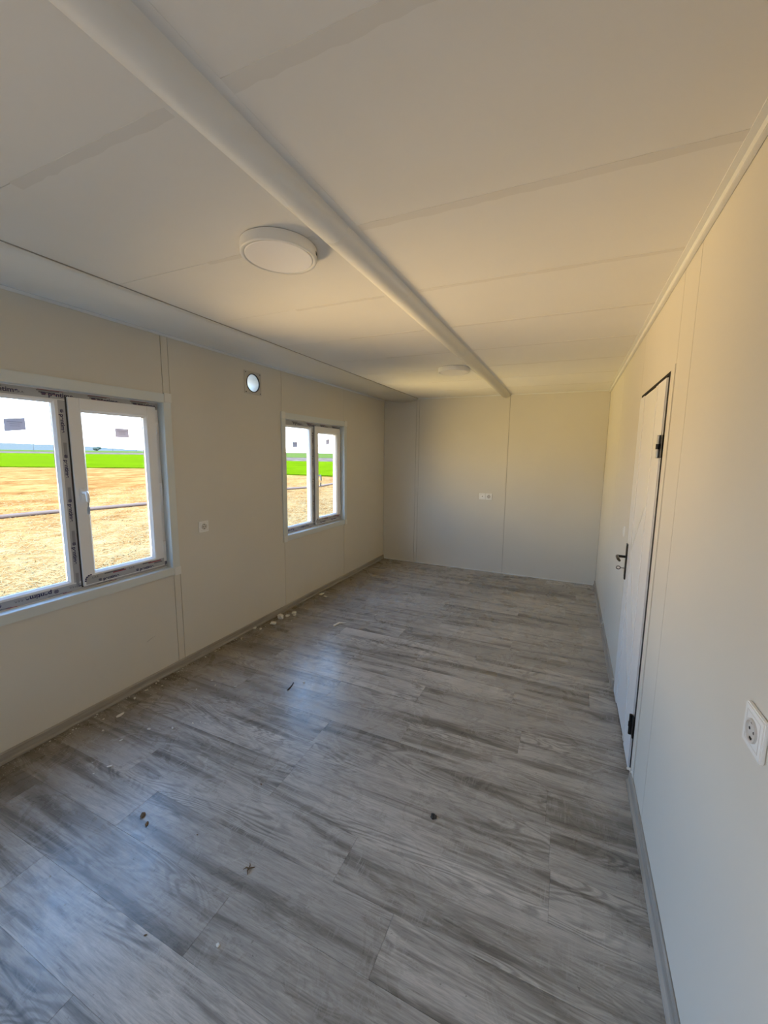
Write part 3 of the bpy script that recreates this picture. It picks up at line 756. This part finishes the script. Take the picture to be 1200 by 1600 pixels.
piece(0.945, 2.120, 0.0075, 'white crumb beside the glossy window reflection', 12)
piece(0.16, 1.37, 0.012, 'elongated white flake below the near window', 13, flat=0.3, el=2.0)
rr = random.Random(11)
for i in range(55):
    if i < 30: y = rr.uniform(1.05, 2.45); x = 0.028+abs(rr.gauss(0, 0.035))
    elif i < 42: y = rr.gauss(2.93, 0.12); x = 0.05+abs(rr.gauss(0.07, 0.05))
    else: y = rr.uniform(1.0, 2.2); x = rr.uniform(0.1, 0.75)
    piece(x, y, rr.uniform(0.0028, 0.0062), 'tiny pale plaster crumb on the floor near the window wall', 100+i, flat=0.6, el=rr.uniform(1, 2.4), name='plaster_crumb', group=G)
# fine dust: uncountable
bm = bmesh.new()
for i in range(900):
    if i % 3: y = rr.uniform(0.7, 3.4); x = 0.024+abs(rr.gauss(0, 0.07))
    else: y = rr.uniform(0.6, 3.3); x = abs(rr.gauss(0.3, 0.45))+0.03
    s = rr.uniform(0.0009, 0.0026); a = rr.uniform(0, 3)
    c_, s_ = math.cos(a)*s, math.sin(a)*s
    if x < 2.7:
        vv = [bm.verts.new(p) for p in ((x+c_*2, y+s_*2, 0.0004), (x-s_, y+c_, 0.0004), (x-c_, y-s_, 0.0004), (x, y, 0.0004+s))]
        for f in ((0, 1, 3), (1, 2, 3), (2, 0, 3), (0, 2, 1)): bm.faces.new([vv[k] for k in f])
tag(obj('plaster_dust', bm, M['plaster']), 'fine pale plaster dust scattered along the window wall', 'dust', kind='stuff')
bm = bmesh.new(); tube(bm, [(0, -0.045, 0.004), (0.004, 0, 0.0045), (0.0, 0.045, 0.004)], 0.0035, 6); o = obj('black_stick', bm, M['black']); o.location = (0.892, 2.045, 0); o.rotation_euler = (0, 0, 0.95)
o.rotation_euler = (0, 0, math.radians(12)); tag(o, 'short thin black stick lying left of the floor reflection', 'stick')
bm = bmesh.new()
for i in range(3): crumb(bm, (0.008*math.cos(i*2.1), 0.008*math.sin(i*2.1), 0.0), 0.007, 60+i, 0.7, 1.4)
o = obj('black_scrap', bm, M['black']); o.location = (2.089, 1.510, 0.0003); tag(o, 'small black rubber scrap alone in the middle of the planks', 'scrap')
bm = bmesh.new(); rl = random.Random(5)
for k in range(4):
    a = k*1.5+0.4; tube(bm, [(0, 0, 0.003), (0.010*math.cos(a), 0.010*math.sin(a), 0.006), (0.022*math.cos(a+.3), 0.022*math.sin(a+.3), 0.002)], [0.003, 0.0022, 0.001], 5)
o = obj('dry_twig', bm, M['brown']); o.location = (1.515, 1.004, 0); tag(o, 'tiny brown dry twig with forked ends on the near planks', 'twig')
for x, y, s in ((0.93, 0.985, 0.020), (0.985, 0.965, 0.013), (1.28, 1.33, 0.008), (1.22, 1.02, 0.006), (1.36, 0.70, 0.007)): 
    piece(x, y, s*0.5, {0.020: 'brown clod of dried mud on the near planks', 0.013: 'smaller mud clod next to the brown one', 0.008: 'dark speck of mud left of the black scrap', 0.006: 'dark mud speck near the brown twig', 0.007: 'dark mud speck near the bottom edge'}[s], int(x*100), 'brown', 0.4, 1.8, 'mud_clod', 'mud')
# bent white clip
bm = bmesh.new(); tube(bm, [(-0.012, -0.075, 0.004), (-0.004, -0.01, 0.005), (0.002, 0.0, 0.006), (0.055, 0.035, 0.004)], [0.010, 0.008, 0.005, 0.004], 6)
o = obj('plastic_clip', bm, M['cover']); o.location = (0.655, 3.06, 0.004); tag(o, 'bent white plastic clip lying on the planks below the far window', 'clip')

# ---------------------------------------------------------------- outside
GZ = -0.30
def straw_mat():
    m = mat('straw_stubble_ground', (0.5,0.4,0.2), 1.0, 0, 0.0); g = N(m)
    p = g.n('ShaderNodeNewGeometry').outputs['Position']
    a = g.noise(g.mapping(p, (1, 0.7, 1)), 1.3, 9, 0.82, 0.4); b = g.noise(g.mapping(p, (1, 0.35, 1)), 0.6, 4, 0.6)
    f = g.math('ADD', g.math('MULTIPLY', a, 0.72), g.math('MULTIPLY', b, 0.28))
    far_ = g.ramp(f, (0.40, (0.15, 0.052, 0.012)), (0.48, (0.25, 0.105, 0.028)), (0.55, (0.31, 0.160, 0.048)), (0.66, (0.36, 0.225, 0.090)))
    near_ = g.ramp(f, (0.38, (0.13, 0.050, 0.013)), (0.46, (0.20, 0.098, 0.031)), (0.54, (0.27, 0.160, 0.060)), (0.64, (0.34, 0.225, 0.105)))
    sx = g.n('ShaderNodeSeparateXYZ'); g.l(p, sx.inputs[0])      # straw blends to a paler tone within a few metres of the cabin
    t_ = g.math('MULTIPLY_ADD', sx.outputs[0], 0.11, 1.45)
    cl = g.n('ShaderNodeClamp'); g.l(t_, cl.inputs[0])
    c = g.mix(cl.outputs[0], far_, near_)
    fine = g.noise(g.mapping(p, (1.0, 0.8, 1)), 22, 6, 0.85)
    c = g.mix(0.75, c, g.ramp(fine, (0.36, 0.45), (0.50, 1.0), (0.62, 1.5)), 'MULTIPLY')
    g.l(c, g.b.inputs['Base Color']); return m
M['straw'] = straw_mat()
bm = bmesh.new(); box(bm, (-900, -700, GZ-0.5), (300, 1400, GZ)); gr = struct(obj('ground', bm, M['straw']), 'sunlit straw-coloured stubble field outside the windows', 'ground')
M['stalk'] = mat('straw_stalk', (0.36, 0.245, 0.11), 1.0, 0, 0.0)
rs = random.Random(21); vs = []; fs = []
for i in range(40000):
    x = -3.2-rs.random()**1.6*15; y = x*-1.0*rs.uniform(-0.3, 2.6)+rs.uniform(-2, 3)
    if y > 26.0 or abs(x+10.9) < 0.12: continue
    a = rs.uniform(0, 6.28); ln = rs.uniform(0.04, 0.16); tl = rs.uniform(0.02, 0.5); wd = 0.006
    dx, dy, dz = math.cos(a)*math.cos(tl)*ln, math.sin(a)*math.cos(tl)*ln, math.sin(tl)*ln
    px, py_ = -math.sin(a)*wd, math.cos(a)*wd; k = len(vs)
    vs += [(x-px, y-py_, GZ), (x+px, y+py_, GZ), (x, y, GZ+wd*1.5), (x+dx, y+dy, GZ+dz+0.004)]; fs += [(k, k+1, k+3), (k+1, k+2, k+3), (k+2, k, k+3)]
me = D.meshes.new('straw_stubble'); me.from_pydata(vs, [], fs); me.materials.append(M['stalk'])
o = D.objects.new('straw_stubble', me); C.objects.link(o); tag(o, 'loose cut straw lying over the field outside', 'straw', kind='stuff')
def crop_mat():
    m = mat('green_crop', (0.1,0.3,0.02), 1.0, 0, 0.0); g = N(m)
    p = g.n('ShaderNodeNewGeometry').outputs['Position']
    a = g.noise(g.mapping(p, (1, 0.3, 1)), 0.6, 6, 0.7)
    g.l(g.ramp(a, (0.35, (0.060, 0.105, 0.0010)), (0.65, (0.115, 0.165, 0.002))), g.b.inputs['Base Color']); return m
M['crop'] = crop_mat()
M['grass'] = mat('far_meadow', (0.085, 0.110, 0.022), 1.0, 0, 0.0)
M['gravel'] = painted('pale_bare_soil', (0.27, 0.185, 0.13), 1.0, 0.3)
_g = N(M['gravel']); _p = _g.n('ShaderNodeNewGeometry').outputs['Position']
_g.l(_g.ramp(_g.noise(_p, 0.35, 6, 0.8), (0.40, (0.06, 0.040, 0.025)), (0.5, (0.12, 0.085, 0.062)), (0.6, (0.22, 0.155, 0.115))), _g.b.inputs['Base Color'])
near = [(-120, -40), (-75, 12), (-50.4, 21), (-38.9, 27.9), (-28, 28.5), (-19.6, 27.3), (-14.9, 27.4), (-8, 29), (20, 31)]
def strip(name, nearp, farp, z, m, label, cat, n=6, rough=0.0):
    bm = bmesh.new(); rows = []; r_ = random.Random(4)
    for i in range(n+1):
        t = i/n; rows.append([bm.verts.new((a[0]+(b[0]-a[0])*t, a[1]+(b[1]-a[1])*t, z+(r_.uniform(-rough, rough) if 0 < i < n else 0))) for a, b in zip(nearp, farp)])
    low = [bm.verts.new((v.co.x, v.co.y, GZ)) for v in rows[0]]; hi = [bm.verts.new((v.co.x, v.co.y, GZ)) for v in rows[-1]]
    rows = [low]+rows+[hi]
    for a, b in zip(rows, rows[1:]):
        for k in range(len(a)-1): bm.faces.new((a[k], a[k+1], b[k+1], b[k]))
    return tag(obj(name, bm, M[m]), label, cat, kind='stuff')
def scale_pts(P, k, c=(CAMX, 0)): return [(c[0]+(x-c[0])*k, c[1]+(y-c[1])*k) for x, y in P]
mid = [(-330, -130), (-250, 40), (-210, 85), (-170, 115), (-90, 90), (-52, 70), (-42, 74), (-20, 78), (55, 90)]
strip('green_crop', near, mid, GZ+0.10, 'crop', 'bright green crop field beyond the stubble', 'crop', 10, 0.03)
far2 = scale_pts(mid, 1.75)
strip('bare_soil', mid, far2, GZ+0.06, 'gravel', 'pale bare strip of soil beyond the green crop', 'soil')
far3 = [(-860, -500), (-860, 60), (-850, 350), (-800, 550), (-700, 900), (-600, 1200), (-420, 1300), (-200, 1300), (250, 1300)]
strip('meadow', far2, far3, GZ+0.12, 'grass', 'dull green meadow in front of the distant hills', 'grass')
for _k in ('gravel',): M[_k].node_tree.nodes['Principled BSDF'].inputs['Specular IOR Level'].default_value = 0.0
# hills
M['hill'] = mat('hazy_blue_hill', (0.095, 0.105, 0.095), 1.0, 0, 0.0)
bm = bmesh.new(); pr = []
for i in range(61):
    t = i/60; ang = math.radians(-100+150*t); r = 1500
    fade = max(0.0, min(1.0, (math.radians(-52)-(ang-math.radians(20)))/0.18))
    h = 24+14*math.sin(t*9.0+0.6)+9*math.sin(t*23+1.0)+5*math.sin(t*51)
    x, y = CAMX+r*math.sin(ang-math.radians(20)), r*math.cos(ang-math.radians(20))
    pr.append((bm.verts.new((x, y, GZ-10)), bm.verts.new((x*1.03, y*1.03, max(h, 4)*fade+1.7)), bm.verts.new((x*1.3, y*1.3, -10))))
for a, b in zip(pr, pr[1:]):
    bm.faces.new((a[0], b[0], b[1], a[1])); bm.faces.new((a[1], b[1], b[2], a[2]))
struct(obj('hills', bm, M['hill']), 'low hazy blue hills on the horizon', 'hills')
# irrigation pipe
P = [(-11.9, -3), (-11.6, 2.5), (-11.42, 5.43), (-11.31, 6.54), (-11.07, 7.44), (-10.82, 9.0), (-10.75, 12.0), (-10.66, 16.0), (-10.3, 17.2), (-10.1, 18.2), (-10.5, 20.6), (-10.9, 25.5)]
fine_ = []
for (a, b) in zip(P, P[1:]):
    for k in range(4): fine_.append((a[0]+(b[0]-a[0])*k/4, a[1]+(b[1]-a[1])*k/4, GZ+0.06))
M['pipe'] = mat('pale_irrigation_pipe', (0.17, 0.115, 0.085), 0.8, 0, 0.1)
bm = bmesh.new(); tube(bm, fine_, 0.055, 8); tag(obj('irrigation_pipe', bm, M['pipe'], smooth=True), 'pale grey irrigation pipe lying across the stubble field', 'pipe')
# distant trees and poles
M['tree'] = painted('distant_foliage', (0.07, 0.085, 0.06), 0.95, 0.3); M['wood'] = mat('pole_wood', (0.12, 0.10, 0.09), 0.9)
def tree(px_dir, dist, h, label, seed):
    x, y = CAMX+px_dir[0]*dist, px_dir[1]*dist
    t = thing('distant_tree', label, 'tree', (x, y, GZ+0.12))
    bm = bmesh.new(); r_ = random.Random(seed)
    for k in range(7): 
        mt = Matrix.Translation((r_.uniform(-.5, .5)*h, r_.uniform(-.5, .5)*h, h*r_.uniform(0.45, 0.75))) @ Matrix.Diagonal((h*.42, h*.42, h*.30, 1))
        res = bmesh.ops.create_icosphere(bm, subdivisions=2, radius=1, matrix=mt)
        for v_ in res['verts']: v_.co += Vector((r_.uniform(-1, 1), r_.uniform(-1, 1), r_.uniform(-1, 1)))*h*0.05
    obj('crown', bm, M['tree'], t)
    bm = bmesh.new(); tube(bm, [(0, 0, 0), (0, 0, h*0.5)], h*0.05, 6); obj('trunk', bm, M['wood'], t)
def pole(d, dist, h, label):
    t = thing('utility_pole', label, 'pole', (CAMX+d[0]*dist, d[1]*dist, GZ+0.12))
    bm = bmesh.new(); tube(bm, [(0, 0, 0), (0, 0, h)], [0.30, 0.2], 6); obj('post', bm, M['wood'], t)
    bx('crossarm', (-1.2, -0.12, h-1.2), (1.2, 0.12, h-0.9), M['wood'], t)

for px, d_, dist, h, lab, sd in ((0, (-0.8677, 0.497), 620, 8.5, 'lone rounded dark tree far away on the meadow', 1),):
    tree(d_, dist, h*0.7, lab, sd)
pole((-0.8544, 0.5197), 640, 9, 'distant utility pole in the middle of the near sash pane')
pole((-0.8331, 0.5531), 560, 9.5, 'distant utility pole at the right side of the near sash pane')
pole((-0.9107, 0.4131), 650, 9, 'distant utility pole seen through the left pane of the near window')
